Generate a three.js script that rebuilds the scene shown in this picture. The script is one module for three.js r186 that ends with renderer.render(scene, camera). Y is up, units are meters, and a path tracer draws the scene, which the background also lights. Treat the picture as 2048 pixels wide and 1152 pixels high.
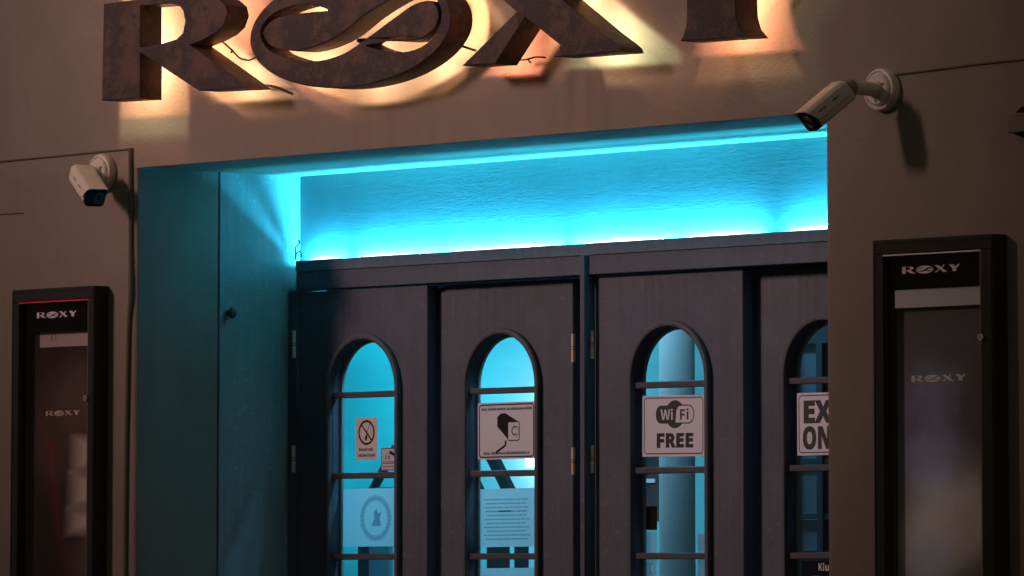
import * as THREE from 'three';
import { RoundedBoxGeometry } from 'three/addons/geometries/RoundedBoxGeometry.js';
import { RectAreaLightUniformsLib } from 'three/addons/lights/RectAreaLightUniformsLib.js';
import { mergeGeometries, toCreasedNormals } from 'three/addons/utils/BufferGeometryUtils.js';

// ---------------------------------------------------------------- camera, sky, key light, exposure
const scene = new THREE.Scene();
const camera = new THREE.PerspectiveCamera(5.5917, 2048 / 1152, 0.5, 400);
camera.position.set(15.5951, 1.6, 13.6614);
camera.lookAt(15.5951 - 0.739333, 1.6 + 0.101157, 13.6614 - 0.665698);
camera.setViewOffset(2048, 1152, 0, 637, 2048, 1152);          // lens shift: the crop lies below the optical axis
const renderer = new THREE.WebGLRenderer({ antialias: true });
renderer.setSize(1024, 576);
renderer.toneMapping = THREE.LinearToneMapping;
renderer.toneMappingExposure = 1;
renderer.shadowMap.enabled = true;
RectAreaLightUniformsLib.init();

const SKY = { zenith: [0.18, 0.158, 0.124], horizon: [0.21, 0.184, 0.144] };
{
  const w = 64, h = 32, d = new Float32Array(w * h * 4);
  for (let y = 0; y < h; y++) for (let x = 0; x < w; x++) {
    const up = Math.sin(((y + 0.5) / h - 0.5) * Math.PI), k = Math.pow(1 - Math.max(0, up), 3);
    for (let c = 0; c < 3; c++) d[(y * w + x) * 4 + c] = SKY.zenith[c] + (SKY.horizon[c] - SKY.zenith[c]) * k;
    d[(y * w + x) * 4 + 3] = 1;
  }
  const t = new THREE.DataTexture(d, w, h, THREE.RGBAFormat, THREE.FloatType);
  t.mapping = THREE.EquirectangularReflectionMapping; t.magFilter = THREE.LinearFilter; t.needsUpdate = true;
  scene.background = t; scene.environment = t;
}
const sun = new THREE.DirectionalLight(new THREE.Color().setRGB(1, 0.65, 0.58), 3.3);
{
  const a = THREE.MathUtils.degToRad(27), e = THREE.MathUtils.degToRad(20);   // from the left of the doorway, a little above
  const dir = new THREE.Vector3(-Math.sin(a) * Math.cos(e), Math.sin(e), Math.cos(a) * Math.cos(e));
  sun.target.position.set(0, 2.6, 0); sun.position.copy(sun.target.position).addScaledVector(dir, 34);
  sun.castShadow = true; sun.shadow.radius = 24; sun.shadow.mapSize.set(2048, 2048);
  Object.assign(sun.shadow.camera, { left: -6, right: 6, top: 6, bottom: -6, near: 1, far: 60 });
  scene.add(sun, sun.target);
}

// ---------------------------------------------------------------- helpers
const V = (x, y, z) => new THREE.Vector3(x, y, z);
function rng(seed) { let s = seed >>> 0; return () => { s = (s + 0x6d2b79f5) | 0; let t = Math.imul(s ^ (s >>> 15), 1 | s); t = (t + Math.imul(t ^ (t >>> 7), 61 | t)) ^ t; return ((t ^ (t >>> 14)) >>> 0) / 4294967296; }; }
const used = new Map();
function numbered(name) { const n = used.get(name) ?? 0; used.set(name, n + 1); return n ? `${name}_${String(n).padStart(3, '0')}` : name; }
function thing(name, label, category, pos = [0, 0, 0], group) {
  const g = new THREE.Group(); g.name = numbered(name); g.position.set(...pos); g.userData = { label, category };
  if (group) g.userData.group = group;
  scene.add(g); return g;
}
function part(name, geo, m, parent, label) {
  const o = new THREE.Mesh(geo, m); o.name = parent ? name : numbered(name); o.castShadow = o.receiveShadow = true;
  if (label) o.userData.label = label;
  (parent ?? scene).add(o); return o;
}
function solo(name, geo, m, label, category, group) { const o = part(name, geo, m); o.userData = { label, category }; if (group) o.userData.group = group; return o; }
function struct(name, geo, m) { const o = part(name, geo, m); o.userData.kind = 'structure'; return o; }
const box = (x0, x1, y0, y1, z0, z1, r = 0) => {
  const g = r ? new RoundedBoxGeometry(x1 - x0, y1 - y0, z1 - z0, 2, r) : new THREE.BoxGeometry(x1 - x0, y1 - y0, z1 - z0);
  return g.translate((x0 + x1) / 2, (y0 + y1) / 2, (z0 + z1) / 2);
};
// uv in metres, taken from the face that each triangle looks along
function metric(g) {
  const q = g.index ? g.toNonIndexed() : g, p = q.attributes.position, n = q.attributes.normal, uv = new Float32Array(p.count * 2);
  for (let i = 0; i < p.count; i++) {
    const ax = Math.abs(n.getX(i)), ay = Math.abs(n.getY(i)), az = Math.abs(n.getZ(i));
    if (az >= ax && az >= ay) { uv[2 * i] = p.getX(i); uv[2 * i + 1] = p.getY(i); }
    else if (ax >= ay) { uv[2 * i] = p.getZ(i); uv[2 * i + 1] = p.getY(i); }
    else { uv[2 * i] = p.getX(i); uv[2 * i + 1] = p.getZ(i); }
  }
  q.setAttribute('uv', new THREE.BufferAttribute(uv, 2)); return q;
}
const merged = (...gs) => mergeGeometries(gs.map((g) => { const q = g.index ? g.toNonIndexed() : g; for (const k of Object.keys(q.attributes)) if (!['position', 'normal', 'uv'].includes(k)) q.deleteAttribute(k); return q; }));
const shapeOf = (pts) => new THREE.Shape(pts.map(([x, y]) => new THREE.Vector2(x, y)));
const tube = (pts, r, seg = 40, rad = 8) => new THREE.TubeGeometry(new THREE.CatmullRomCurve3(pts.map((p) => V(...p)), false, 'catmullrom', 0.4), seg, r, rad);
function planXZ(pts, y0, y1) {                                 // a plan outline (x, z) raised from y0 to y1
  const g = new THREE.ExtrudeGeometry(shapeOf(pts.map(([x, z]) => [x, -z])), { depth: y1 - y0, bevelEnabled: false, curveSegments: 8 });
  return g.rotateX(-Math.PI / 2).translate(0, y0, 0);
}

// value noise on a torus
function noiseField(n, seed, octaves) {                       // octaves: [[cells, weight], ...]
  const out = new Float32Array(n * n); let total = 0;
  octaves.forEach(([cx, cy, wgt], oi) => {
    const r = rng(seed * 131 + oi * 17), g = Float32Array.from({ length: cx * cy }, () => r()); total += wgt;
    for (let y = 0; y < n; y++) for (let x = 0; x < n; x++) {
      const fx = (x / n) * cx, fy = (y / n) * cy, x0 = Math.floor(fx), y0 = Math.floor(fy), sx = fx - x0, sy = fy - y0;
      const tx = sx * sx * (3 - 2 * sx), ty = sy * sy * (3 - 2 * sy), at = (a, b) => g[(b % cy) * cx + (a % cx)];
      out[y * n + x] += wgt * ((at(x0, y0) * (1 - tx) + at(x0 + 1, y0) * tx) * (1 - ty) + (at(x0, y0 + 1) * (1 - tx) + at(x0 + 1, y0 + 1) * tx) * ty);
    }
  });
  for (let i = 0; i < out.length; i++) out[i] /= total;
  return out;
}
function dataTex(n, f, srgb = false) {
  const d = new Uint8Array(n * n * 4);
  for (let i = 0; i < n * n; i++) { const c = f(i); for (let k = 0; k < 3; k++) d[i * 4 + k] = Math.max(0, Math.min(255, Math.round(c[k] * 255))); d[i * 4 + 3] = 255; }
  const t = new THREE.DataTexture(d, n, n); t.wrapS = t.wrapT = THREE.RepeatWrapping; t.magFilter = THREE.LinearFilter; t.minFilter = THREE.LinearFilter;
  if (srgb) t.colorSpace = THREE.SRGBColorSpace;
  t.needsUpdate = true; return t;
}
const rep = (t, sx, sy) => { const c = t.clone(); c.repeat.set(1 / sx, 1 / sy); c.needsUpdate = true; return c; };
const N = 512;
const coarse = noiseField(N, 3, [[5, 5, 1], [11, 11, 0.8], [29, 29, 0.5], [90, 90, 0.25]]);
const fine = noiseField(N, 7, [[60, 60, 0.7], [128, 128, 1], [256, 256, 0.8]]);
const streak = noiseField(N, 9, [[10, 60, 1], [24, 160, 0.9], [60, 240, 0.5]]);
const lerp = (a, b, t) => a + (b - a) * t;
const tStucco = dataTex(N, (i) => { const v = lerp(0.8, 1.0, coarse[i] * 0.75 + fine[i] * 0.25); return [v, v * 0.995, v * 0.985]; });
const tStuccoBump = dataTex(N, (i) => { const v = fine[i] * 0.75 + coarse[i] * 0.25; return [v, v, v]; });
const tStreakBump = dataTex(N, (i) => { const v = streak[i] * 0.8 + fine[i] * 0.2; return [v, v, v]; });
const tPaint = dataTex(N, (i) => { const v = lerp(0.84, 1.0, coarse[i]) - (fine[i] > 0.74 ? 0.06 : 0); return [v, v, v]; });
const tWall = (() => {                                         // big, slow stains, a few drip marks and the render's own mottling
  const n = 1024, big = noiseField(n, 15, [[4, 4, 1], [9, 9, 0.8], [23, 23, 0.5], [70, 70, 0.35], [200, 200, 0.25]]), drip = noiseField(n, 19, [[90, 5, 1], [190, 9, 0.7]]), where = noiseField(n, 21, [[7, 5, 1], [15, 11, 0.6]]);
  return dataTex(n, (i) => { const d = Math.max(0, where[i] - 0.52) * Math.max(0, drip[i] - 0.45) * 5, v = lerp(0.66, 1.07, big[i]) - d * 0.16; return [v, v * 0.99, v * 0.98]; });
})();
const tDoor = (() => {                                         // old brushed paint: upright brush marks, rubbed and chipped places
  const n = 1024, br = noiseField(n, 31, [[180, 5, 1], [90, 3, 0.7], [340, 12, 0.5]]), pat = noiseField(n, 33, [[5, 5, 1], [13, 13, 0.8], [40, 40, 0.5]]), chip = noiseField(n, 35, [[70, 60, 1], [160, 140, 0.9]]);
  return dataTex(n, (i) => { const c = chip[i] > 0.765 ? 0.4 : 0, v = lerp(0.6, 1.06, br[i] * 0.45 + pat[i] * 0.55) + c * (pat[i] > 0.5 ? 1 : 0.2); return [v * 0.95, v * 0.945, v * 0.95]; });
})();
const tRough = dataTex(N, (i) => { const v = lerp(0.55, 1.0, coarse[i] * 0.6 + fine[i] * 0.4); return [v, v, v]; });
const tRust = dataTex(N, (i) => {
  const c = coarse[i], f = fine[i], k = Math.max(0, Math.min(1, (c - 0.42) * 5)), v = lerp(0.5, 1.2, f);
  return [lerp(0.5, 1.0, k) * v, lerp(0.5, 0.8, k) * v, lerp(0.55, 0.75, k) * v];
});

const lin = (r, g, b) => new THREE.Color().setRGB(r, g, b);
const phys = (c, rough, spec, extra = {}) => new THREE.MeshPhysicalMaterial({ color: c, roughness: rough, specularIntensity: spec, ...extra });
const std = (c, rough = 0.8, extra = {}) => new THREE.MeshStandardMaterial({ color: c, roughness: rough, ...extra });
const M = {
  stucco: phys(lin(0.275, 0.225, 0.19), 0.92, 0.3, { map: rep(tWall, 5.3, 5.3), bumpMap: rep(tStuccoBump, 0.7, 0.7), bumpScale: 0.0018 }),
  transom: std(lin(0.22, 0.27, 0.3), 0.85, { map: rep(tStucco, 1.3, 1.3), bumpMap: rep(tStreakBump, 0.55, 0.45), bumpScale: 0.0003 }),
  board: phys(lin(0.36, 0.36, 0.36), 0.75, 0.4, { map: rep(tDoor, 1.1, 1.1), bumpMap: rep(tStuccoBump, 0.7, 0.7), bumpScale: 0.002 }),
  door: phys(lin(0.135, 0.148, 0.182), 0.6, 0.22, { map: rep(tDoor, 1.3, 1.3), roughnessMap: rep(tRough, 0.6, 0.6), bumpMap: rep(tStuccoBump, 0.45, 0.45), bumpScale: 0.0012 }),
  headBoard: phys(lin(0.17, 0.22, 0.28), 0.6, 0.22, { map: rep(tDoor, 1.7, 1.7) }),  // LED glow from above put into the bluish board colour
  moulding: phys(lin(0.1, 0.098, 0.112), 0.5, 0.3, { bumpMap: rep(tStuccoBump, 0.4, 0.4), bumpScale: 0.001 }),
  bead: std(lin(0.3, 0.3, 0.3), 0.6),
  glass: new THREE.MeshPhysicalMaterial({ color: lin(0.96, 0.98, 0.98), transmission: 1, thickness: 0, roughness: 0.02, ior: 1.5 }),
  dirtyGlass: new THREE.MeshPhysicalMaterial({ color: lin(0.9, 0.9, 0.9), transmission: 1, thickness: 0, roughness: 0.02, ior: 1.5 }),
  brass: std(lin(0.8, 0.58, 0.4), 0.4, { metalness: 0.35 }),
  black: new THREE.MeshPhysicalMaterial({ color: lin(0.012, 0.012, 0.012), roughness: 0.7, specularIntensity: 0.25 }),
  caseBlack: phys(lin(0.032, 0.032, 0.032), 0.5, 0.2, { roughnessMap: rep(tRough, 0.3, 0.3) }),
  alu: std(lin(0.55, 0.56, 0.58), 0.35, { metalness: 0.8 }),
  letter: phys(lin(0.115, 0.082, 0.074), 0.7, 0.3, { map: rep(tRust, 0.42, 0.42), roughnessMap: rep(tRough, 0.4, 0.4), bumpMap: rep(tStuccoBump, 0.3, 0.3), bumpScale: 0.0015 }),
  cable: std(lin(0.03, 0.025, 0.02), 0.6),
  paintedCable: std(lin(0.12, 0.085, 0.062), 0.9),
  camWhite: std(lin(0.68, 0.6, 0.53), 0.45, { map: rep(tPaint, 0.3, 0.3) }),
  camGrey: std(lin(0.2, 0.18, 0.16), 0.5),
  lens: std(lin(0.01, 0.012, 0.014), 0.08),
};
for (const m of [M.stucco, M.transom, M.board, M.door, M.moulding, M.letter, M.camWhite]) m.side = THREE.DoubleSide;

// ---------------------------------------------------------------- ground and street (the setting)
struct('road', new THREE.PlaneGeometry(200, 200).rotateX(-Math.PI / 2).translate(0, -0.12, 0), std(lin(0.05, 0.05, 0.05), 0.9, { bumpMap: rep(tStuccoBump, 0.004, 0.004), bumpScale: 0.003 }));
struct('pavement', box(-30, 30, -0.25, 0, -0.2, 2.6), std(lin(0.16, 0.15, 0.14), 0.85));

// unseen blocks across the street, added to limit where the warm light falls
{
  const far = std(lin(0.3, 0.27, 0.24), 0.9);
  struct('unseen_light_blocker', planXZ([[-40, 15], [-9.95, 15], [-16.2, 26], [-40, 26]], -0.12, 20), far);
  struct('unseen_light_blocker', planXZ([[-6.35, 15], [40, 15], [40, 26], [-11.3, 26]], -0.12, 20), far);
  struct('unseen_light_blocker', box(-10.06, -6.46, -0.12, 8.4, 15.2, 15.7), far);
}

// ---------------------------------------------------------------- facade
const SOFFIT = 3.09, BACK = -0.77;
const facade = thing('club_facade', 'brown rendered club front wall around the recessed turquoise-lit doorway', 'building');
{
  const arc = (cx, cz, r, a0, a1, n = 8) => Array.from({ length: n + 1 }, (_, i) => { const a = lerp(a0, a1, i / n); return [cx + r * Math.cos(a), cz + r * Math.sin(a)]; });
  // right pier with a rounded corner at the opening
  const right = [[9, 0], [9, -0.9], [1.95, -0.9], [1.935, -0.05], ...arc(1.985, -0.05, 0.05, Math.PI, Math.PI / 2)];
  part('wall', metric(toCreasedNormals(planXZ(right, 0, SOFFIT), 0.6)), M.stucco, facade);
  // left pier: rounded corner, plastered outer half of the reveal
  const left = [[-9, 0], ...arc(-1.684, -0.018, 0.018, Math.PI / 2, 0, 5), [-1.653, -0.378], [-1.705, -0.378], [-1.70, -0.9], [-9, -0.9]];
  part('wall', metric(toCreasedNormals(planXZ(left, 0, SOFFIT), 0.6)), M.stucco, facade);
  part('reveal_panel', metric(planXZ([[-1.653, -0.388], [-1.640, BACK], [-1.70, BACK], [-1.70, -0.388]], 0, SOFFIT)), M.board, facade);
  part('lintel', metric(box(-9, 9, SOFFIT, 6.4, -0.9, 0)), M.stucco, facade);
  part('transom_panel', metric(box(-1.69, 1.955, 2.655, SOFFIT, -0.83, BACK)), M.transom, facade);
}

// ---------------------------------------------------------------- door frame
const frame = thing('door_frame', 'dark grey timber door frame with centre post below the turquoise light', 'door frame');
part('head_board', metric(box(-1.589, 1.945, 2.722, 2.764, -0.717, -0.705, 0.002)), M.headBoard, frame);
part('head_rail', metric(box(-1.589, 1.945, 2.652, 2.7205, -0.768, -0.709, 0.002)), M.door, frame);
part('trough_lining', box(-1.589, 1.945, 2.7265, 2.762, -0.7365, -0.7175), M.door, frame);
part('light_block_rail', box(-1.584, 1.66, 2.60, 2.72, -0.9, -0.856), M.door, frame);  // unseen rail added to stop lobby light leaking over the leaves
part('trough_base', box(-1.589, 1.945, 2.7225, 2.726, -0.768, -0.7175), M.bead, frame);
part('jamb', metric(box(-1.638, -1.5855, 0, 2.651, -0.86, -0.712, 0.002)), M.door, frame);
part('jamb', metric(box(1.66, 1.945, 0, 2.651, -0.86, -0.73, 0.002)), M.door, frame);
part('centre_post', metric(merged(box(0.0195, 0.043, 0, 2.722, -0.745, -0.69, 0.003), box(-0.092, 0.0455, 0, 2.651, -0.86, -0.802))), M.door, frame);

// ---------------------------------------------------------------- door leaves
function archShape(xc, r, yb, ys) {
  const s = new THREE.Path(); s.moveTo(xc - r, yb); s.lineTo(xc + r, yb); s.lineTo(xc + r, ys); s.absarc(xc, ys, r, 0, Math.PI, false); s.lineTo(xc - r, yb); return s;
}
const SPRING = 2.268, SILL = 1.0, ROWS = [2.25, 1.948, 1.646, 1.344];
function leaf(x0, x1, face, xc, label, hinges, extra, notch) {
  const t = thing('door_leaf', label, 'door', [xc, 0, face], undefined);
  const s = shapeOf([[x0 - xc, 0.01], [x1 - xc, 0.01], [x1 - xc, 2.645], ...(notch ? [[x0 - xc + 0.034, 2.645], [x0 - xc + 0.034, 2.621], [x0 - xc, 2.621]] : [[x0 - xc, 2.645]])]);
  s.holes.push(archShape(0, 0.189, SILL, SPRING));
  const g = new THREE.ExtrudeGeometry(s, { depth: 0.046, bevelEnabled: true, bevelThickness: 0.002, bevelSize: 0.002, bevelOffset: -0.002, bevelSegments: 1, curveSegments: 28 }).translate(0, 0, -0.048);
  part('panel', metric(toCreasedNormals(g, 0.5)), M.door, t);
  // raised moulding round the light: an arch-shaped band with a rounded section
  const band = new THREE.Shape(); band.moveTo(-0.209, SILL - 0.02); band.lineTo(0.209, SILL - 0.02); band.lineTo(0.209, SPRING); band.absarc(0, SPRING, 0.209, 0, Math.PI, false); band.lineTo(-0.209, SILL - 0.02);
  band.holes.push(archShape(0, 0.187, SILL + 0.004, SPRING));
  part('arch_moulding', metric(toCreasedNormals(new THREE.ExtrudeGeometry(band, { depth: 0.008, bevelEnabled: true, bevelThickness: 0.007, bevelSize: 0.007, bevelOffset: -0.007, bevelSegments: 4, curveSegments: 32 }).translate(0, 0, 0.006), 0.9)), M.moulding, t);
  const bead = new THREE.Shape(); bead.moveTo(-0.188, SILL); bead.lineTo(0.188, SILL); bead.lineTo(0.188, SPRING); bead.absarc(0, SPRING, 0.188, 0, Math.PI, false); bead.lineTo(-0.188, SILL);
  bead.holes.push(archShape(0, 0.177, SILL + 0.01, SPRING));
  part('glazing_bead', new THREE.ExtrudeGeometry(bead, { depth: 0.01, bevelEnabled: false, curveSegments: 28 }).translate(0, 0, -0.047), M.bead, t);
  for (const y of ROWS) part('muntin', box(-0.1885, 0.1885, y - 0.0115, y + 0.0115, -0.022, 0.002, 0.005).translate(0, 0, 0), M.moulding, t);
  // panes: one in the arch, one in each row below it
  const top = new THREE.Shape(); top.moveTo(-0.186, 2.2625); top.lineTo(0.186, 2.2625); top.absarc(0, SPRING, 0.186, 0, Math.PI, false);
  part('pane', new THREE.ShapeGeometry(top, 24).translate(0, 0, -0.013), M.glass, t);
  const ys = [...ROWS, SILL + 0.012];
  for (let i = 0; i + 1 < ys.length; i++) part('pane', new THREE.PlaneGeometry(0.372, ys[i] - ys[i + 1] - 0.026).translate(0, (ys[i] + ys[i + 1]) / 2, -0.013), M.glass, t);
  for (const [hx, y0, y1, hz] of hinges) {
    const gs = [];
    for (const [a, b] of [[0, 0.44], [0.47, 0.53], [0.56, 1]]) gs.push(new THREE.CylinderGeometry(0.0075, 0.0075, (b - a) * (y1 - y0), 12).translate(hx - xc, y0 + ((a + b) / 2) * (y1 - y0), hz - face));
    part('hinge', merged(...gs), M.brass, t);
  }
  if (extra) extra(t, xc, face);
  return t;
}
leaf(-1.583, -0.846, -0.72, -1.1985, 'leftmost grey door leaf with no-smoking sticker in its arched window', [[-1.589, 2.396, 2.5, -0.7], [-1.589, 1.964, 2.066, -0.7]], (t, xc, face) => part('light_block_strip', box(-0.985 - xc, -0.79 - xc, 0.02, 2.64, -0.835 - face, -0.822 - face), M.door, t));  // unseen strip added behind the gap to block lobby light
leaf(-0.839, -0.104, -0.77, -0.48, 'second grey door leaf from left, surveillance camera sign in its arched window', [[-0.088, 2.343, 2.445, -0.757], [-0.088, 1.938, 2.036, -0.757]], null, true);
leaf(0.048, 0.806, -0.74, 0.44, 'third grey door leaf from left, WiFi sign in its arched window', [[0.0505, 2.351, 2.451, -0.722], [0.0505, 1.943, 2.041, -0.722]]);
leaf(0.81, 1.655, -0.80, 1.156, 'rightmost grey door leaf, half hidden by the wall edge, with EX ON sign', [], (t, xc, face) => part('light_block_strip', box(0.69 - xc, 0.85 - xc, 0.02, 2.64, -0.875 - face, -0.852 - face), M.door, t), true);  // another added strip, keeps lobby light out of the leaf gap

// ---------------------------------------------------------------- signs, stickers and papers in the windows
function canvasTex(w, h, draw) {
  const c = document.createElement('canvas'); c.width = w; c.height = h; const g = c.getContext('2d'); draw(g, w, h);
  const t = new THREE.CanvasTexture(c); t.colorSpace = THREE.SRGBColorSpace; t.anisotropy = 8; return t;
}
function rr(g, x, y, w, h, r) { g.beginPath(); g.moveTo(x + r, y); g.arcTo(x + w, y, x + w, y + h, r); g.arcTo(x + w, y + h, x, y + h, r); g.arcTo(x, y + h, x, y, r); g.arcTo(x, y, x + w, y, r); g.closePath(); }
function blurLine(g, x, y, w, h, seed) {                        // small print that cannot be read at this distance
  const r = rng(seed); let at = x;
  while (at < x + w) { const k = Math.min(x + w - at, h * (1.2 + r() * 4)); for (let q = at; q < at + k - 1; q += h * 0.62) { const up = r() * 0.35; g.fillRect(q, y + h * up, h * 0.42, h * (1 - up)); } at += k + h * 0.55; }
}
function fitText(g, text, cx, base, width, px, font) {
  g.font = `bold ${px}px ${font}`; const k = width / g.measureText(text).width; g.save(); g.translate(cx, base); g.scale(k, 1); g.textAlign = 'center'; g.fillText(text, 0, 0); g.restore();
}
function sheet(name, x0, x1, y0, y1, z, w, h, draw, label, category, opts = {}) {
  const tex = canvasTex(w, h, draw);
  const m = opts.paper ? new THREE.MeshPhysicalMaterial({ map: tex, roughness: 1, transmission: 0.92, thickness: 0 }) : phys(new THREE.Color(1, 1, 1), 0.6, 0.12, { map: tex });
  const sh = new THREE.PlaneGeometry(x1 - x0, y1 - y0, 6, 6), p = sh.attributes.position;
  if (opts.paper) for (let i = 0; i < p.count; i++) p.setZ(i, -0.003 * Math.abs(p.getX(i) / (x1 - x0)) * (1 + p.getY(i)));
  sh.computeVertexNormals();
  const o = solo(name, sh, m, label, category, opts.group); o.position.set((x0 + x1) / 2, (y0 + y1) / 2, z); o.rotation.z = (rng(name.length * 77 + Math.round(x0 * 100))() - 0.5) * 0.018; return o;
}
const white = '#d9d6d4';
sheet('no_smoking_sticker', -1.265, -1.141, 2.006, 2.163, -0.7315, 256, 326, (g, w, h) => {
  g.fillStyle = '#dcd6d8'; g.fillRect(0, 0, w, h); g.strokeStyle = '#4a1015'; g.lineWidth = 17; g.beginPath(); g.arc(w / 2, 114, 88, 0, 7); g.stroke();
  g.fillStyle = '#17141a'; g.save(); g.translate(w / 2 - 4, 150); g.beginPath(); g.ellipse(0, 4, 13, 24, 0.3, 0, 7); g.fill(); g.fillRect(4, -58, 9, 50); g.restore();
  g.strokeStyle = '#5b5155'; g.lineWidth = 5; g.beginPath(); g.moveTo(140, 92); g.bezierCurveTo(168, 76, 140, 60, 172, 46); g.stroke();
  g.strokeStyle = '#4a1015'; g.lineWidth = 13; g.beginPath(); g.moveTo(66, 52); g.lineTo(190, 176); g.stroke();
  g.fillStyle = '#3c3538'; blurLine(g, 40, 232, 176, 24, 3); blurLine(g, 34, 276, 190, 26, 5);
}, 'no-smoking sticker with dark red circle in leftmost arched window', 'sticker');
sheet('camera_sticker', -1.119, -1.016, 1.965, 2.049, -0.7315, 256, 208, (g, w, h) => {
  g.fillStyle = '#d4d2dc'; g.fillRect(0, 0, w, h); g.strokeStyle = '#6a3a48'; g.lineWidth = 8; g.strokeRect(6, 6, w - 12, h - 12);
  g.fillStyle = '#22202a'; g.save(); g.translate(150, 50); g.rotate(0.35); g.fillRect(-34, -16, 74, 30); g.restore(); g.fillStyle = '#8a8793'; g.fillRect(60, 64, 20, 40); g.fillRect(96, 70, 30, 34);
  g.fillStyle = '#6a4a58'; g.fillRect(14, 136, w - 28, 8); g.fillStyle = '#7b6a78'; blurLine(g, 24, 120, 200, 12, 8); blurLine(g, 24, 160, 200, 18, 9);
}, 'small framed camera sticker beside the no-smoking sticker', 'sticker');
sheet('surveillance_sign', -0.633, -0.319, 2.0, 2.207, -0.7815, 768, 506, (g, w, h) => {
  g.fillStyle = '#d6d5e2'; g.fillRect(0, 0, w, h); g.strokeStyle = '#332c30'; g.lineWidth = 12; rr(g, 22, 20, w - 44, h - 40, 30); g.stroke();
  g.fillStyle = '#2b2529'; blurLine(g, 50, 46, 668, 24, 21); blurLine(g, 78, 440, 610, 24, 22);
  g.beginPath(); g.moveTo(262, 128); g.lineTo(316, 98); g.lineTo(372, 98); g.lineTo(536, 172); g.lineTo(410, 182); g.lineTo(404, 330); g.lineTo(262, 214); g.closePath(); g.fill();
  g.fillStyle = '#d6d5e2'; rr(g, 404, 176, 152, 166, 20); g.fill(); g.strokeStyle = '#3b3438'; g.lineWidth = 9; rr(g, 404, 176, 152, 166, 20); g.stroke();
  g.lineWidth = 12; g.beginPath(); g.arc(494, 256, 36, 0.9, 5.5); g.stroke(); g.lineWidth = 5; g.beginPath(); g.arc(500, 258, 50, -1.2, 1.4); g.stroke();
  g.strokeStyle = '#2b2529'; g.lineWidth = 22; g.beginPath(); g.moveTo(376, 340); g.lineTo(370, 384); g.lineTo(246, 472 - 26); g.stroke();
}, 'white sign with black surveillance camera drawing in second window', 'sign');
sheet('wifi_sign', 0.281, 0.603, 1.996, 2.212, -0.7515, 768, 515, (g, w, h) => {
  g.fillStyle = '#d6d5e2'; g.fillRect(0, 0, w, h); g.strokeStyle = '#55545c'; g.lineWidth = 9; rr(g, 24, 22, w - 52, h - 46, 32); g.stroke();
  g.fillStyle = '#46464d'; g.beginPath(); g.arc(400, 160, 118, 0, 7); g.fill(); rr(g, 166, 86, 250, 152, 66); g.fill();
  g.fillStyle = '#46464d'; rr(g, 396, 80, 238, 160, 72); g.fill(); g.fillStyle = '#d6d5e2'; g.beginPath(); g.moveTo(404, 228); g.lineTo(404, 226); g.bezierCurveTo(420, 180, 396, 92, 470, 90); g.lineTo(560, 90); g.arcTo(624, 90, 624, 160, 64); g.arcTo(624, 230, 560, 230, 66); g.lineTo(404, 230); g.closePath(); g.fill();
  g.fillStyle = '#d6d5e2'; fitText(g, 'Wi', 302, 206, 158, 122, 'sans-serif'); g.fillStyle = '#46464d'; fitText(g, 'Fi', 512, 206, 130, 122, 'sans-serif');
  g.fillStyle = '#3f3f45'; fitText(g, 'FREE', 398, 436, 464, 158, 'sans-serif'); g.lineWidth = 10; g.strokeStyle = '#3f3f45'; g.font = 'bold 158px sans-serif'; const k = 464 / g.measureText('FREE').width; g.save(); g.translate(398, 436); g.scale(k, 1); g.textAlign = 'center'; g.strokeText('FREE', 0, 0); g.restore();
}, 'white WiFi FREE sign in the third arched window', 'sign');
sheet('exit_sign', 1.001, 1.301, 1.992, 2.208, -0.8115, 768, 552, (g, w, h) => {
  g.fillStyle = '#d6d5e2'; g.fillRect(0, 0, w, h); g.strokeStyle = '#55555b'; g.lineWidth = 10; rr(g, 24, 24, w - 48, h - 48, 40); g.stroke();
  g.fillStyle = g.strokeStyle = '#4a4a4d'; g.lineWidth = 16;
  for (const [t, y] of [['EXIT', 262], ['ONLY', 492]]) { g.font = 'bold 260px sans-serif'; const k = 640 / g.measureText(t).width; g.save(); g.translate(w / 2, y); g.scale(k, 1); g.textAlign = 'center'; g.fillText(t, 0, 0); g.strokeText(t, 0, 0); g.restore(); }
}, 'white sign reading EX over ON in the rightmost window', 'sign');
sheet('club_notice', 1.019, 1.319, 1.36, 1.628, -0.8115, 512, 458, (g, w, h) => {
  g.fillStyle = '#11161a'; g.fillRect(0, 0, w, h); g.fillStyle = '#c9d0d4'; g.font = 'bold 62px sans-serif'; g.fillText('Klub', 134, 58); g.fillStyle = '#8f989e'; blurLine(g, 70, 86, 400, 22, 31); g.fillStyle = '#6c757b'; for (let i = 0; i < 8; i++) blurLine(g, 70, 130 + i * 34, 380, 15, 40 + i);
}, 'dark club notice with white heading Klub at bottom of rightmost window', 'notice');
sheet('sealed_paper', -1.39, -1.03, 1.684, 1.9, -0.7625, 600, 370, (g, w, h) => {
  g.fillStyle = '#cfd9e0'; g.fillRect(0, 0, w, h); g.strokeStyle = '#9db3c2'; g.lineWidth = 26; g.beginPath(); g.arc(340, 190, 128, 0, 7); g.stroke();
  g.lineWidth = 3; g.strokeStyle = '#7f98a8'; for (const r of [112, 146]) { g.beginPath(); g.arc(340, 190, r, 0, 7); g.stroke(); }
  g.fillStyle = '#8299aa'; for (let i = 0; i < 30; i++) { g.save(); g.translate(340, 190); g.rotate((i / 30) * 6.283); g.fillRect(-5, -138, 9, 17); g.restore(); }
  g.beginPath(); g.moveTo(300, 240); g.lineTo(390, 240); g.lineTo(376, 190); g.lineTo(396, 150); g.lineTo(360, 160); g.lineTo(350, 128); g.lineTo(322, 150); g.lineTo(330, 190); g.closePath(); g.fill();
}, 'white paper with round seal in the leftmost window', 'paper', { paper: true });
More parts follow.
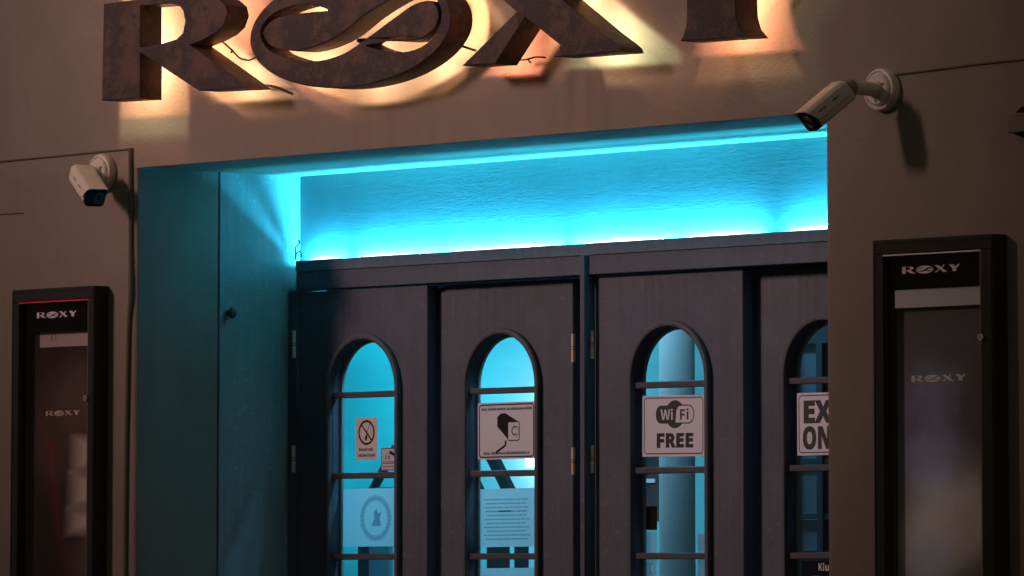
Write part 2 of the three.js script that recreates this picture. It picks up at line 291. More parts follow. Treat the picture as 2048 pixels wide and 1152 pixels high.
const printed = (n, seed) => (g, w, h) => {
  g.fillStyle = '#dfe6ea'; g.fillRect(0, 0, w, h); g.fillStyle = '#4c6470';
  const r = rng(seed); for (let i = 0; i < n; i++) { const inset = r() * 46; g.fillStyle = i === 3 ? '#4c6470' : '#6d8591'; blurLine(g, 72 + inset, 70 + i * 28, 480 - inset * 2 + r() * 20, 11, seed + i); if (i === 3) { g.fillStyle = '#2c4552'; g.fillRect(240, 70 + i * 28, 130, 11); } }
};
sheet('printed_page', -0.674, -0.345, 1.681, 1.893, -0.8125, 640, 412, printed(11, 51), 'upper printed page of dense lines in second window', 'page', { paper: true });
sheet('printed_page', -0.674, -0.345, 1.392, 1.604, -0.8125, 640, 412, printed(11, 77), 'lower printed page below the bottom glazing bar in second window', 'page', { paper: true });
const plainPaper = (mark) => (g, w, h) => { g.fillStyle = '#e3e8ec'; g.fillRect(0, 0, w, h); if (mark) { g.strokeStyle = '#8fb2c4'; g.lineWidth = 9; g.beginPath(); g.moveTo(40, 200); g.quadraticCurveTo(70, 250, 40, 300); g.moveTo(60, 215); g.lineTo(84, 205); g.moveTo(60, 260); g.lineTo(82, 285); g.stroke(); } };
sheet('paper_strip', 0.255, 0.315, 1.35, 1.734, -0.785, 120, 700, plainPaper(true), 'narrow white paper at lower left of third window', 'paper', { paper: true });
sheet('paper_strip', 0.527, 0.612, 1.35, 1.724, -0.785, 120, 700, plainPaper(false), 'white paper at lower right of third window', 'paper', { paper: true });
sheet('dark_card', 0.256, 0.318, 1.738, 1.822, -0.787, 64, 84, (g, w, h) => { g.fillStyle = '#0c1413'; g.fillRect(0, 0, w, h); }, 'black card above the narrow white paper in third window', 'card');

// ---------------------------------------------------------------- lobby behind the doors
const lobbyPaint = std(lin(0.48, 0.6, 0.6), 0.9, { map: rep(dataTex(N, (i) => { const v = lerp(0.3, 1.15, coarse[i]); return [v, v, v]; }), 1.1, 1.1) });
struct('lobby_floor', box(-6, 2.6, -0.1, 0.004, -4.2, -0.9), std(lin(0.12, 0.12, 0.12), 0.5));
struct('lobby_ceiling', box(-6, 2.6, 3.2, 3.3, -4.2, -0.9), lobbyPaint);
struct('lobby_wall', box(-6, 2.6, 0, 3.2, -3.12, -3.0), lobbyPaint);
struct('lobby_side_wall', box(-6, -5.9, 0, 3.2, -3.0, -0.9), lobbyPaint);
struct('lobby_side_wall', box(2.5, 2.6, 0, 3.2, -3.0, -0.9), lobbyPaint);
solo('lobby_column', new THREE.CylinderGeometry(0.066, 0.07, 3.2, 32, 6).translate(-0.432, 1.6, -1.6), std(lin(0.55, 0.55, 0.52), 0.8, { map: rep(tStucco, 1, 3) }), 'round grey column seen through the third window', 'column');
{
  const dk = std(lin(0.035, 0.04, 0.045), 0.5);
  const bar = (x0, y0, x1, y1, z, r) => { const a = V(x0, y0, z), b = V(x1, y1, z), d = b.clone().sub(a); const g = new THREE.BoxGeometry(r, d.length(), r * 0.7); g.applyQuaternion(new THREE.Quaternion().setFromUnitVectors(V(0, 1, 0), d.normalize())); return g.translate((x0 + x1) / 2, (y0 + y1) / 2, z); };
  const st = thing('stair_rail', 'dark slanted stair rail and posts seen through the two left windows', 'stair rail');
  part('slanted_bar', bar(-1.78, 1.86, -2.06, 2.24, -2.0, 0.045), dk, st);
  part('slanted_bar', bar(-1.99, 1.83, -2.2, 2.13, -2.0, 0.09), dk, st);
  part('slanted_bar', bar(-2.66, 1.90, -2.5, 2.09, -2.0, 0.03), dk, st);
  part('post', box(-1.915, -1.834, 0, 1.83, -2.02, -1.97), dk, st);
  part('post', box(-1.752, -1.722, 0, 1.86, -2.02, -1.97), dk, st);
  part('post', box(-2.70, -2.655, 0, 1.90, -2.02, -1.97), dk, st);
  part('side_board', box(-2.655, -2.53, 0, 1.93, -2.01, -1.99), std(lin(0.2, 0.32, 0.42), 0.6), st);
  const id = thing('inner_door', 'dark glazed inner door with cross bars behind the rightmost window', 'door');
  const gl = std(lin(0.13, 0.17, 0.19), 0.3);
  part('stile', box(0.325, 0.355, 0, 2.42, -1.62, -1.58), dk, id); part('stile', box(0.155, 0.215, 0, 2.42, -1.62, -1.58), dk, id); part('stile', box(0.44, 0.5, 0, 2.42, -1.62, -1.58), dk, id);
  part('head', box(0.155, 0.5, 2.42, 2.9, -1.62, -1.58), dk, id);
  for (const y of [1.78, 1.98]) part('rail', box(0.2155, 0.4395, y, y + 0.022, -1.615, -1.585), dk, id);
  part('rail', box(0.2155, 0.4395, 1.3, 1.67, -1.615, -1.585), dk, id);
  for (const [a, b] of [[0.216, 0.324], [0.356, 0.439]]) for (const [c, d] of [[1.671, 1.779], [1.803, 1.979], [2.003, 2.419]]) part('pane', box(a, b, c, d, -1.604, -1.598), gl, id);
  const inner = std(lin(0.05, 0.055, 0.06), 0.7);
  struct('lobby_partition', merged(box(0.5, 2.5, 0, 3.2, -1.64, -1.58), box(-0.02, 0.155, 0, 3.2, -1.64, -1.58)), inner);
  const fr = thing('lobby_board', 'dark information board with small white labels left of the column', 'board');
  part('board', box(-0.86, -0.63, 1.78, 2.06, -1.82, -1.8), dk, fr);
  for (let i = 0; i < 4; i++) part('label', box(-0.85, -0.85 + [0.05, 0.035, 0.05, 0.09][i], 2.035 - i * 0.036, 2.05 - i * 0.036, -1.799, -1.795), std(lin(0.6, 0.68, 0.7), 0.8), fr);
}
// lobby lights: a turquoise ceiling strip and a white upright tube
function area(x, y, z, w, h, tx, ty, tz, color, nits) {
  const l = new THREE.RectAreaLight(color, nits, w, h); l.position.set(x, y, z); l.lookAt(tx, ty, tz); scene.add(l); return l;
}
const LED = lin(0.03, 0.62, 1.0);
const glow = (c, k) => new THREE.MeshStandardMaterial({ color: lin(0.1, 0.1, 0.1), roughness: 0.6, emissive: c, emissiveIntensity: k });
solo('lobby_ceiling_light', box(-4.2, -2.4, 3.17, 3.2, -2.2, -1.9), glow(lin(0.1, 0.75, 1), 1.5), 'turquoise strip light on the lobby ceiling', 'ceiling light');
area(-3.3, 3.165, -2.05, 1.8, 0.3, -3.3, 0, -2.05, lin(0.0, 0.66, 1), 40);
solo('lobby_tube_light', new THREE.CylinderGeometry(0.02, 0.02, 0.2, 12).translate(-2.62, 2.12, -2.84), glow(lin(0.75, 0.95, 1), 3), 'bright upright light tube at right edge of second window', 'tube light');
{ const p = new THREE.PointLight(lin(0.6, 0.93, 1), 0.6); p.position.set(-2.62, 2.12, -2.84); p.shadow.radius = 0.9; p.castShadow = true; scene.add(p); }
solo('lobby_ceiling_light', box(-1.5, 0.1, 3.17, 3.2, -1.26, -1.14), glow(lin(0.3, 0.8, 1), 1.2), 'unseen pale strip light added on the lobby ceiling near the doors', 'ceiling light');  // unseen lamp added to light the column and window reveals
area(-0.7, 3.165, -1.2, 1.6, 0.12, -0.7, 0, -1.2, lin(0.17, 0.48, 0.74), 76);

// ---------------------------------------------------------------- LED cove above the doors
const segs = [[-1.575, -1.36], [-1.30, -0.83], [-0.82, -0.15], [-0.11, 0.45], [0.465, 0.885], [1.0, 1.9]];
segs.forEach(([a, b], i) => {
  const where = ['leftmost short section', 'second section from left', 'third section from left', 'fourth section from left', 'section before the dark gap', 'rightmost section by the wall edge'][i];
  const t = thing('cove_light', `white-turquoise LED strip on the door head, ${where}`, 'light strip', [(a + b) / 2, 2.748, -0.744], 'LED strips above the doors');
  const n = Math.max(2, Math.round((b - a) / 0.16)), pts = [];
  for (let k = 0; k <= n; k++) pts.push([a + ((b - a) * k) / n - (a + b) / 2, 0.02 + (k === 0 || k === n ? -0.012 : 0.005 * Math.sin(k * 2.1 + i)), 0]);
  part('light_strip', tube(pts, 0.0065, 60, 8), glow(lin(0.8, 1, 1), 3.2), t);
  for (let k = 0; k < 3; k++) part('clip', box(-0.004, 0.004, -0.012, 0.012, -0.004, 0.004).translate(lerp(a, b, (k + 0.5) / 3) - (a + b) / 2, 0, 0), M.bead, t);
  area((a + b) / 2, 2.742, -0.759, b - a, 0.012, (a + b) / 2, 3.4, -0.759, LED, 1400);
});
solo('loose_wire', merged(tube([[-1.6, 2.77, -0.715], [-1.592, 2.79, -0.71], [-1.598, 2.815, -0.712], [-1.585, 2.83, -0.72], [-1.60, 2.845, -0.73]], 0.0035, 30, 6), tube([[-1.592, 2.79, -0.71], [-1.575, 2.80, -0.715], [-1.57, 2.78, -0.72]], 0.003, 16, 6)), M.cable, 'short loose black wire at left end of the door head', 'wire');
solo('door_stop_hook', merged(new THREE.SphereGeometry(0.018, 14, 10).scale(0.8, 1.2, 1).translate(-1.622, 2.56, -0.425), new THREE.CylinderGeometry(0.012, 0.016, 0.02, 12).rotateZ(Math.PI / 2).translate(-1.634, 2.56, -0.425)), std(lin(0.08, 0.07, 0.06), 0.5), 'small dark knob on the left door reveal', 'knob');

// ---------------------------------------------------------------- backlit sign letters
const OUT = {
  R: [[-1.674, 3.696], [-1.682, 3.334], [-1.452, 3.328], [-1.453, 3.498], [-1.112, 3.337], [-0.814, 3.328], [-1.160, 3.507], [-1.076, 3.523], [-1.010, 3.541], [-0.967, 3.565], [-0.944, 3.605], [-0.958, 3.640], [-0.999, 3.666], [-1.074, 3.685], [-1.161, 3.693], [-1.455, 3.697]],
  X: [[0.341, 3.336], [0.513, 3.332], [0.667, 3.482], [0.845, 3.374], [0.839, 3.358], [0.809, 3.337], [1.151, 3.332], [1.144, 3.348], [1.119, 3.366], [1.045, 3.409], [0.845, 3.537], [0.985, 3.675], [1.06, 3.70], [0.90, 3.70], [0.76, 3.592], [0.63, 3.672], [0.636, 3.69], [0.66, 3.70], [0.31, 3.70], [0.33, 3.688], [0.37, 3.668], [0.50, 3.584], [0.577, 3.534], [0.622, 3.504]],
  Y: [[1.436, 3.349], [1.751, 3.343], [1.718, 3.375], [1.702, 3.417], [1.70, 3.49], [1.90, 3.66], [1.95, 3.69], [1.96, 3.70], [1.80, 3.70], [1.66, 3.585], [1.56, 3.66], [1.565, 3.69], [1.58, 3.70], [1.22, 3.70], [1.25, 3.68], [1.29, 3.65], [1.468, 3.50], [1.468, 3.47], [1.465, 3.40], [1.451, 3.368]],
};
const HOLE_R = [[-1.454, 3.517], [-1.335, 3.522], [-1.242, 3.534], [-1.204, 3.555], [-1.190, 3.597], [-1.202, 3.636], [-1.228, 3.658], [-1.278, 3.668], [-1.455, 3.672]];
const SLIT = [[-0.382, 3.58, 0.004], [-0.43, 3.588, 0.018], [-0.50, 3.595, 0.03], [-0.604, 3.592, 0.026], [-0.702, 3.57, 0.018], [-0.75, 3.525, 0.018], [-0.716, 3.474, 0.018], [-0.603, 3.437, 0.026], [-0.464, 3.428, 0.05], [-0.312, 3.452, 0.07], [-0.162, 3.512, 0.08], [-0.014, 3.566, 0.066], [0.093, 3.590, 0.04], [0.186, 3.579, 0.02], [0.225, 3.529, 0.016], [0.204, 3.473, 0.018], [0.133, 3.434, 0.028], [0.026, 3.424, 0.04], [-0.095, 3.437, 0.036], [-0.17, 3.45, 0.022], [-0.217, 3.462, 0.004]];
const O_C = [-0.267, 3.505], O_A = 0.549, O_B = 0.207;
const ellipse = Array.from({ length: 72 }, (_, i) => { const a = (i / 72) * 2 * Math.PI; return [O_C[0] + O_A * Math.cos(a), O_C[1] + O_B * Math.sin(a)]; });
function slitOutline() {
  const c = new THREE.CatmullRomCurve3(SLIT.map(([x, y, w]) => V(x, y, w)), false, 'centripetal'), pts = c.getSpacedPoints(110), L = [], R2 = [];
  pts.forEach((p, i) => { const a = pts[Math.max(0, i - 1)], b = pts[Math.min(pts.length - 1, i + 1)], dx = b.x - a.x, dy = b.y - a.y, l = Math.hypot(dx, dy) || 1, h = Math.max(0.002, p.z / 2); L.push([p.x - (dy / l) * h, p.y + (dx / l) * h]); R2.push([p.x + (dy / l) * h, p.y - (dx / l) * h]); });
  return [...L, ...R2.reverse()];
}
const HOLE_O = slitOutline();
function smoothPts(pts) { return pts; }
const letters = { R: { out: OUT.R, holes: [HOLE_R] }, O: { out: ellipse, holes: [HOLE_O] }, X: { out: OUT.X, holes: [] }, Y: { out: OUT.Y, holes: [] } };
const FACE = 0.16, BACKZ = 0.058;
function letterShape(l) { const s = shapeOf(smoothPts(l.out)); for (const h of l.holes) s.holes.push(new THREE.Path(h.map(([x, y]) => new THREE.Vector2(x, y)))); return s; }
const WARM = lin(1, 0.54, 0.26), ROSE = lin(1, 0.38, 0.22), MINT = lin(0.7, 0.85, 0.5), CREAM = lin(1, 0.64, 0.38);
const lamps = {
  R: [[-1.565, 3.62, WARM], [-1.56, 3.50, MINT], [-1.57, 3.40, ROSE], [-1.06, 3.61, ROSE], [-1.23, 3.46, WARM], [-1.0, 3.375, CREAM]],
  O: [[-0.785, 3.51, ROSE], [-0.55, 3.515, CREAM], [-0.62, 3.385, WARM], [-0.27, 3.36, CREAM], [0.07, 3.38, CREAM], [0.02, 3.51, WARM], [0.255, 3.51, WARM], [-0.25, 3.63, CREAM], [0.1, 3.64, WARM], [-0.55, 3.64, WARM]],
  X: [[0.45, 3.37, ROSE], [0.62, 3.535, WARM], [0.80, 3.47, CREAM], [0.98, 3.375, MINT], [0.46, 3.65, WARM], [0.9, 3.63, WARM]],
  Y: [[1.59, 3.40, ROSE], [1.58, 3.53, WARM], [1.40, 3.64, MINT], [1.80, 3.63, WARM]],
};
const LAMP = 0.42;
for (const [k, l] of Object.entries(letters)) {
  const t = thing('sign_letter', `dark rusty metal sign letter ${k} lit from behind above the doorway`, 'sign letter', [0, 0, 0]);
  const full = new THREE.ExtrudeGeometry(letterShape(l), { depth: FACE - BACKZ - 0.004, bevelEnabled: true, bevelThickness: 0.004, bevelSize: 0.004, bevelOffset: -0.004, bevelSegments: 2, curveSegments: 16 }).translate(0, 0, BACKZ).toNonIndexed();
  // split: front face, and the returns; the back stays open
  const P = full.attributes.position, face = [], ret = [];
  for (let i = 0; i < P.count; i += 3) {
    const a = V().fromBufferAttribute(P, i), b = V().fromBufferAttribute(P, i + 1), c = V().fromBufferAttribute(P, i + 2), n = b.clone().sub(a).cross(c.clone().sub(a)).normalize();
    if (n.z < -0.3) continue;
    (n.z > 0.3 ? face : ret).push(...a.toArray(), ...b.toArray(), ...c.toArray());
  }
  const geo = (arr, crease) => { const g = new THREE.BufferGeometry(); g.setAttribute('position', new THREE.Float32BufferAttribute(arr, 3)); g.computeVertexNormals(); return metric(toCreasedNormals(g, crease)); };
  part('face', geo(face, 0.12), M.letter, t); part('return', geo(ret, 0.6), M.letter, t);
  for (const [x, y, c] of lamps[k]) {
    const z = FACE - 0.03;
    part('lamp', new THREE.SphereGeometry(0.007, 10, 8).translate(x, y, z), glow(c, 4), t);
    const p = new THREE.PointLight(c, LAMP); p.position.set(x, y, z); p.shadow.radius = 0.6; p.castShadow = true; scene.add(p);
  }
}
solo('sign_wire', merged(tube([[-1.107, 3.53, 0.06], [-1.078, 3.504, 0.05], [-1.05, 3.488, 0.052], [-1.034, 3.474, 0.05], [-1.005, 3.455, 0.05], [-0.955, 3.444, 0.05], [-0.90, 3.452, 0.06]], 0.0035, 40, 6), tube([[-1.05, 3.49, 0.05], [-1.056, 3.478, 0.05]], 0.004, 6, 6)), M.cable, 'thin black wire drooping between letters R and O', 'wire');
solo('sign_wire', tube([[0.19, 3.432, 0.06], [0.24, 3.414, 0.058], [0.30, 3.397, 0.06]], 0.0045, 16, 6), M.cable, 'short black wire between letters O and X', 'wire');
solo('sign_wire', merged(tube([[-0.93, 3.352, 0.05], [-0.86, 3.347, 0.05], [-0.80, 3.335, 0.04], [-0.75, 3.31, 0.012]], 0.005, 24, 6)), M.cable, 'black wire trailing from the foot of letter R', 'wire');
solo('sign_wire', merged(tube([[0.50, 3.352, 0.06], [0.55, 3.35, 0.05], [0.60, 3.356, 0.05], [0.64, 3.352, 0.04]], 0.003, 24, 6), tube([[0.56, 3.35, 0.05], [0.575, 3.337, 0.05]], 0.003, 6, 6)), M.cable, 'tangled black wire at the left foot of letter X', 'wire');

// ---------------------------------------------------------------- cables on the wall
solo('wall_cable', tube([[-1.70, 3.165, 0.006], [-1.697, 3.0, 0.008], [-1.695, 2.8, 0.006], [-1.69, 2.62, 0.009], [-1.703, 2.5, 0.006], [-1.71, 2.2, 0.007], [-1.715, 1.9, 0.006], [-1.715, 1.2, 0.006]], 0.0095, 80, 8), M.paintedCable, 'dark upright cable down the wall left of the doorway', 'cable');
solo('wall_cable', tube([[-5, 3.15, 0.002], [-2.5, 3.157, 0.002], [-1.71, 3.163, 0.002]], 0.004, 30, 6), M.paintedCable, 'thin level cable above the left security camera', 'cable');
solo('wall_cable', tube([[2.25, 3.192, 0.002], [2.5, 3.199, 0.002], [2.86, 3.206, 0.002], [5, 3.21, 0.002]], 0.004, 30, 6), M.paintedCable, 'thin level cable right of the right security camera', 'cable');
solo('wall_cable', tube([[-5, 2.95, 0.001], [-2.5, 2.953, 0.001], [-2.36, 2.952, 0.001]], 0.0028, 20, 6), M.paintedCable, 'short thin cable at left edge below the left camera', 'cable');

// ---------------------------------------------------------------- security cameras
function bullet(name, label, px, py, armLen, dir, len, lensSide) {
  const t = thing(name, label, 'security camera', [px, py, 0]);
  const prof = [[0, 0.001], [0.070, 0.001], [0.070, 0.022], [0.066, 0.030], [0.060, 0.031], [0.058, 0.027], [0.054, 0.027], [0.052, 0.036], [0.046, 0.041], [0, 0.041]].map(([r, z]) => new THREE.Vector2(r, z));
  part('base_plate', toCreasedNormals(new THREE.LatheGeometry(prof, 40).rotateX(Math.PI / 2), 0.5), M.camWhite, t);
  const screws = [0.5, 2.6, 4.7].map((a) => new THREE.CylinderGeometry(0.005, 0.005, 0.004, 8).rotateX(Math.PI / 2).translate(0.036 * Math.cos(a), 0.036 * Math.sin(a), 0.042));
  for (const s of screws) part('screw', s, M.camGrey, t);
  part('arm', merged(new THREE.CylinderGeometry(0.021, 0.024, armLen - 0.04, 20).rotateX(Math.PI / 2).translate(0, 0, 0.02 + armLen / 2), new THREE.TorusGeometry(0.024, 0.005, 8, 24).translate(0, 0, 0.046)), M.camWhite, t);
  const d = V(...dir).normalize(), up0 = V(0, 1, 0), side = new THREE.Vector3().crossVectors(up0, d).normalize(), up = new THREE.Vector3().crossVectors(d, side);
  const mtx = new THREE.Matrix4().makeBasis(side, up, d).setPosition(0, 0, armLen);
  const put = (g) => g.applyMatrix4(mtx);
  part('joint', put(merged(new THREE.SphereGeometry(0.027, 18, 12), box(-0.03, 0.03, -0.03, 0.03, 0.004, 0.022, 0.008))), M.camGrey, t);
  // body: rounded bar
  const sec = new THREE.Shape(); const w = 0.04, h = 0.036;
  sec.moveTo(-w, -h + 0.022); sec.quadraticCurveTo(-w, -h, -w + 0.022, -h); sec.lineTo(w - 0.022, -h); sec.quadraticCurveTo(w, -h, w, -h + 0.022); sec.lineTo(w, h - 0.02); sec.quadraticCurveTo(w, h, w - 0.02, h); sec.lineTo(-w + 0.02, h); sec.quadraticCurveTo(-w, h, -w, h - 0.02); sec.closePath();
  const ext = (s, d0, d1, b = 0.003) => new THREE.ExtrudeGeometry(s, { depth: d1 - d0, bevelEnabled: b > 0, bevelThickness: b, bevelSize: b, bevelOffset: -b, bevelSegments: 2, curveSegments: 8 }).translate(0, 0, d0);
  part('body', put(toCreasedNormals(ext(sec, 0.02, len), 0.6)), M.camWhite, t);
  // sun shield over the top and sides, reaching past the lens
  const sh = new THREE.Shape(); const W = 0.046, H = 0.045;
  sh.moveTo(-W, -0.006); sh.lineTo(-W, H - 0.02); sh.quadraticCurveTo(-W, H, -W + 0.022, H); sh.lineTo(W - 0.022, H); sh.quadraticCurveTo(W, H, W, H - 0.02); sh.lineTo(W, -0.006); sh.lineTo(W - 0.003, -0.006); sh.lineTo(W - 0.003, H - 0.02); sh.quadraticCurveTo(W - 0.003, H - 0.003, W - 0.022, H - 0.003); sh.lineTo(-W + 0.022, H - 0.003); sh.quadraticCurveTo(-W + 0.003, H - 0.003, -W + 0.003, H - 0.02); sh.lineTo(-W + 0.003, -0.006); sh.closePath();
  const sg = ext(sh, 0.03, len + 0.03, 0), q = sg.attributes.position;
  for (let i = 0; i < q.count; i++) if (q.getZ(i) > len) q.setZ(i, q.getZ(i) - Math.max(0, (H - q.getY(i)) * 0.55));
  sg.computeVertexNormals();
  part('sun_shield', put(toCreasedNormals(sg, 0.5)), M.camWhite, t);
  const slots = [[0.07, 0.1], [0.13, 0.16]].map(([a, b]) => box(-0.0475, -0.0462, 0.012, 0.017, a, b)), slots2 = [[0.07, 0.1], [0.13, 0.16]].map(([a, b]) => box(0.0462, 0.0475, 0.012, 0.017, a, b));
  for (const s of [...slots, ...slots2]) part('slot', put(s), M.camGrey, t);
  part('front_cover', put(ext(sec, len + 0.0045, len + 0.018, 0.004)), M.black, t);
  const lx = lensSide * 0.014;
  const ring = part('lens', put(merged(new THREE.TorusGeometry(0.021, 0.0035, 10, 28).translate(lx, 0, len + 0.0225), new THREE.TorusGeometry(0.013, 0.0025, 8, 24).translate(lx, 0, len + 0.023))), std(lin(0.06, 0.07, 0.08), 0.3), t);
  part('lens_glass', put(new THREE.SphereGeometry(0.019, 20, 10, 0, Math.PI * 2, 0, 1.1).rotateX(Math.PI / 2).scale(1, 1, 0.4).translate(lx, 0, len + 0.0175)), M.lens, ring);
  return t;
}
bullet('security_camera', 'white bullet camera on wall left of doorway, lens towards the viewer', -1.864, 3.081, 0.125, [0.84, -0.56, 0.24], 0.185, 1);
bullet('security_camera', 'white bullet camera on wall right of doorway, seen from its side', 2.229, 3.146, 0.16, [-0.2, -0.5, 0.62], 0.172, 1);
{
  const t = thing('wall_lamp_box', 'brown box with dark fins cut off by the right picture edge', 'wall box', [2.885, 3.0, 0]);
  part('box', box(-0.06, 0.1, -0.03, 0.032, 0.001, 0.06, 0.006), M.stucco, t);
  part('fin', new THREE.ExtrudeGeometry(shapeOf([[-0.035, 0.034], [0.1, 0.034], [0.1, 0.06], [-0.01, 0.052]]), { depth: 0.045, bevelEnabled: false }).translate(0, 0, 0.001), M.black, t);
  part('fin', new THREE.ExtrudeGeometry(shapeOf([[-0.045, -0.032], [0.1, -0.032], [0.1, -0.058], [0, -0.048]]), { depth: 0.045, bevelEnabled: false }).translate(0, 0, 0.001), M.black, t);
}

// ---------------------------------------------------------------- display cases
function drawLogo(g, x, y, w, fill) {                           // the sign's own letters as print; (x, y) is the top left corner
  const X0 = -1.69, X1 = 1.96, Y1 = 3.72, k = w / (X1 - X0);
  g.save(); g.fillStyle = fill;
  for (const l of Object.values(letters)) { g.beginPath(); for (const c of [l.out, ...l.holes]) { c.forEach(([px, py], i) => (i ? g.lineTo(x + (px - X0) * k, y + (Y1 - py) * k * 0.86) : g.moveTo(x + (px - X0) * k, y + (Y1 - py) * k * 0.86))); g.closePath(); } g.fill('evenodd'); }
  g.restore();
}
function displayCase(x0, x1, label, o) {
  const t = thing('display_case', label, 'display case', [x0, 0, 0]);
  const w = x1 - x0, yt = 2.655, yb = 1.25, fl = o.fl, fr = o.fr, ft = 0.048, d = 0.07;
  part('frame_top', metric(box(0, w, yt - ft, yt, 0.002, d, 0.004)), M.caseBlack, t); part('frame_bottom', metric(box(0, w, yb, yb + ft, 0.002, d, 0.004)), M.caseBlack, t);
  part('frame_side', metric(box(0, fl, yb + ft, yt - ft, 0.002, d, 0.004)), M.caseBlack, t); part('frame_side', metric(box(w - fr, w, yb + ft, yt - ft, 0.002, d, 0.004)), M.caseBlack, t);
  part('frame_bead', merged(box(0.004, w - 0.004, yt - 0.012, yt - 0.009, d, d + 0.002), box(0.005, 0.009, yb, yt - 0.012, d, d + 0.002), box(w - 0.009, w - 0.005, yb, yt - 0.012, d, d + 0.002)), M.caseBlack, t);
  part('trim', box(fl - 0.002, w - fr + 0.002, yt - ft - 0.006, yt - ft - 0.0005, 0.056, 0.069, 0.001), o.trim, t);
  part('trim', box(w - fr - 0.005, w - fr, yb + ft, yt - ft - 0.006, 0.05, 0.066), std(lin(0.16, 0.12, 0.09), 0.6), t);
  part('back_panel', box(fl, w - fr, yb + ft, yt - ft, 0.002, 0.008), std(lin(0.03, 0.027, 0.03), 0.7), t);
  const iw = w - fl - fr;
  const header = canvasTex(512, Math.round((512 * 0.106) / iw), (g, W, Hh) => { g.fillStyle = '#08080a'; g.fillRect(0, 0, W, Hh); drawLogo(g, W * o.logo[0], Hh * 0.3, W * o.logo[1], '#fff0f2'); g.fillStyle = '#262628'; for (let i = 0; i < 7; i++) g.fillRect(W * (o.logo[0] + 0.1 + i * 0.075), Hh * 0.8, W * 0.02, Hh * 0.045); });
  part('header', new THREE.PlaneGeometry(iw - 0.012, 0.106).translate(fl + iw / 2, yt - ft - 0.06, 0.04), phys(new THREE.Color(1, 1, 1), 0.7, 0.05, { map: header, side: THREE.DoubleSide }), t);
  part('paper_strip', new THREE.PlaneGeometry(iw - o.stripIn, 0.058).translate(fl + o.stripIn / 2 + iw / 2, yt - ft - 0.143, o.stripZ), std(o.stripCol, 0.9, { map: o.stripMap ?? null, side: THREE.DoubleSide }), t);
  part('painted_reflection', new THREE.PlaneGeometry(iw - 0.004, yt - yb - ft * 2 - 0.12).translate(fl + iw / 2, (yt + yb) / 2 - 0.06, 0.0105), phys(new THREE.Color(1, 1, 1), 0.75, 0.1, { map: o.painted_reflection }), t);  // back sheet with the glass reflections painted into its colour
  part('glass', new THREE.PlaneGeometry(iw + 0.008, yt - yb - ft * 2 + 0.004).translate(fl + iw / 2, (yt + yb) / 2, 0.05), M.dirtyGlass, t);
  const lock = part('lock', new THREE.CylinderGeometry(0.011, 0.011, 0.01, 18).rotateX(Math.PI / 2).translate(w - fr * 0.55 - o.lockIn, o.lockY, d + 0.004), M.alu, t);
  part('keyhole', box(-0.0015, 0.0015, -0.006, 0.006, 0, 0.002).translate(w - fr * 0.55 - o.lockIn, o.lockY, d + 0.0085), M.black, lock);
  return t;
}
function paintedReflections(W, H, base, blobs, logoAt, extra) {
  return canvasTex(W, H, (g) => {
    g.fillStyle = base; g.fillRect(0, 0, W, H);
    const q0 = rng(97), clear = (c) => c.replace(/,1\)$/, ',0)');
    for (const [x, y, rx, ry, c, a] of blobs) for (let k = 0; k < 34; k++) {        // cloudy glass reflections painted as many faint, jittered puffs
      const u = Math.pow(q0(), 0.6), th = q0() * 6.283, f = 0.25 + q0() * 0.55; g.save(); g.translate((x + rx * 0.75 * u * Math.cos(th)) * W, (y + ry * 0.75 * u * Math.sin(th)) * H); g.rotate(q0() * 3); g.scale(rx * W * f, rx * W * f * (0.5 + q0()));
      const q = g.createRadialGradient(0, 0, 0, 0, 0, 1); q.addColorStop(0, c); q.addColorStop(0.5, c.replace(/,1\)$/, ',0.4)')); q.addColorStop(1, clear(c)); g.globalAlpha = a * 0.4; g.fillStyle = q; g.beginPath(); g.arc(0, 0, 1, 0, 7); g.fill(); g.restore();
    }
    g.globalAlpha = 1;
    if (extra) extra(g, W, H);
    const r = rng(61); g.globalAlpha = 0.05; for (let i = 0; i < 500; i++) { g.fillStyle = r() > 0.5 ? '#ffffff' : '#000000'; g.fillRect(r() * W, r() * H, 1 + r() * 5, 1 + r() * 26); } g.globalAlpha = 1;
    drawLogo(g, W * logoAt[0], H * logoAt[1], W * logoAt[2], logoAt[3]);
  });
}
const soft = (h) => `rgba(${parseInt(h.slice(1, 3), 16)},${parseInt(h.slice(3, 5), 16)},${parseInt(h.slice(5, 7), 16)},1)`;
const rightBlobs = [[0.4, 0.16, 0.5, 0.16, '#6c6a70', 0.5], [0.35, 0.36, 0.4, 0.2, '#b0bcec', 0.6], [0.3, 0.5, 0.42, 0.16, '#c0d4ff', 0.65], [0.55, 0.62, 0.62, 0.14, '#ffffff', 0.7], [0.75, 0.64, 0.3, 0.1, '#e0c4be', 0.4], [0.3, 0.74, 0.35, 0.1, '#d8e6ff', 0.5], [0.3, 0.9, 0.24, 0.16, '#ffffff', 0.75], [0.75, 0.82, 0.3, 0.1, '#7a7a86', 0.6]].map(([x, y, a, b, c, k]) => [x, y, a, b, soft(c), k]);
const leftBlobs = [[0.4, 0.3, 0.6, 0.2, '#5c4440', 0.7], [0.8, 0.2, 0.4, 0.14, '#6a5452', 0.6], [0.9, 0.75, 0.4, 0.16, '#7a5c58', 0.7]].map(([x, y, a, b, c, k]) => [x, y, a, b, soft(c), k]);
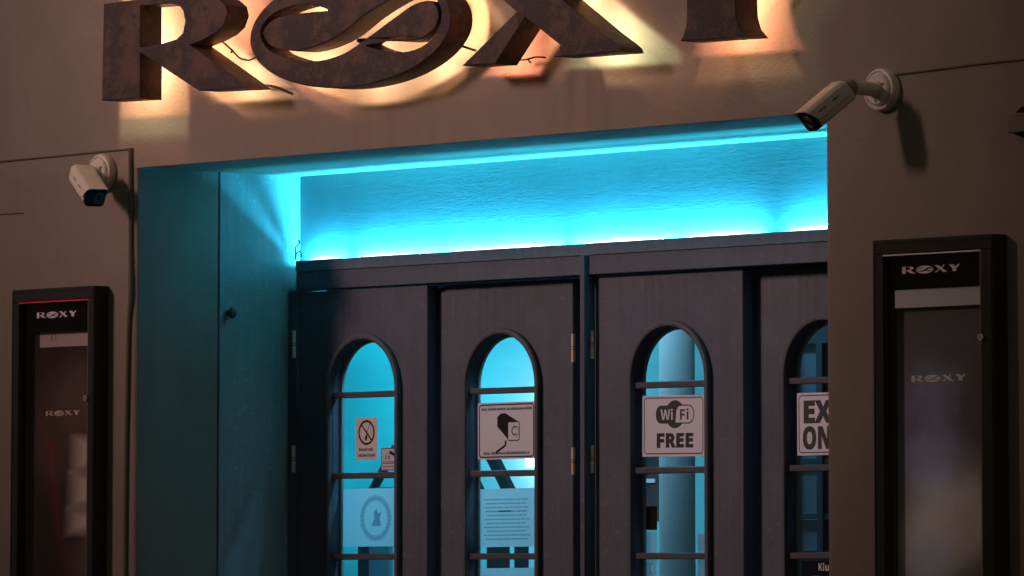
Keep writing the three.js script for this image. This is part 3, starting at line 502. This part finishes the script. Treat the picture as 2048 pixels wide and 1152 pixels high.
displayCase(-2.34, -1.832, 'black glazed display case left of doorway, trim coloured as red reflected light, ROXY header', {
  fl: 0.044, fr: 0.039, logo: [0.16, 0.6], trim: std(lin(0.75, 0.03, 0.05), 0.4), stripIn: 0.06, stripZ: 0.014, stripCol: lin(0.65, 0.52, 0.53), lockIn: 0.02, lockY: 2.236,  // trim: reflected red light put into its base colour
  stripMap: canvasTex(256, 40, (g, w, h) => { g.fillStyle = '#e8e4e4'; g.fillRect(0, 0, w, h); g.fillStyle = '#8a7a7a'; g.fillRect(48, 8, 6, 16); g.fillRect(66, 8, 5, 5); g.fillRect(66, 17, 5, 5); }),
  painted_reflection: paintedReflections(420, 1180, '#3a2c2f', leftBlobs, [0.22, 0.245, 0.5, '#e0c0bc'], (g, W, H) => {
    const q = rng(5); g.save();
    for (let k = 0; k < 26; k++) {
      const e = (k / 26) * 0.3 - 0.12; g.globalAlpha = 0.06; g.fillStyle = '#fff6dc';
      for (const [x0, y0, x1, y1] of [[0.68, 0.335, 1, 0.43], [0.64, 0.45, 1, 0.545], [0.61, 0.565, 1, 0.63]]) { g.beginPath(); g.moveTo((x0 + e) * W, (y0 + e * 0.16) * H); g.lineTo(x1 * W, (y0 + e * 0.16) * H); g.lineTo(x1 * W, (y1 - e * 0.16) * H); g.lineTo((x0 - 0.02 + e) * W, (y1 - e * 0.16) * H); g.fill(); }  // bright panes mirrored in the glass, painted as soft pale shapes
      g.globalAlpha = 0.009; g.strokeStyle = '#c01c14'; g.lineWidth = 4 + k * 3; g.beginPath(); g.moveTo(0.3 * W, 0.34 * H); g.quadraticCurveTo(0.36 * W, 0.62 * H, 0.58 * W, 0.74 * H); g.stroke();  // red streak of reflected light, painted faintly
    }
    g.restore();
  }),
});
displayCase(2.238, 2.769, 'black glazed display case right of doorway, grey trim, painted glass reflections', {
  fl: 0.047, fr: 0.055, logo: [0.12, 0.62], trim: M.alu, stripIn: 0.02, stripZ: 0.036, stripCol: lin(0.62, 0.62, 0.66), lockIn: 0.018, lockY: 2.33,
  painted_reflection: paintedReflections(420, 1180, '#6e686c', rightBlobs, [0.15, 0.225, 0.57, '#f2eaec']),
});

renderer.render(scene, camera);
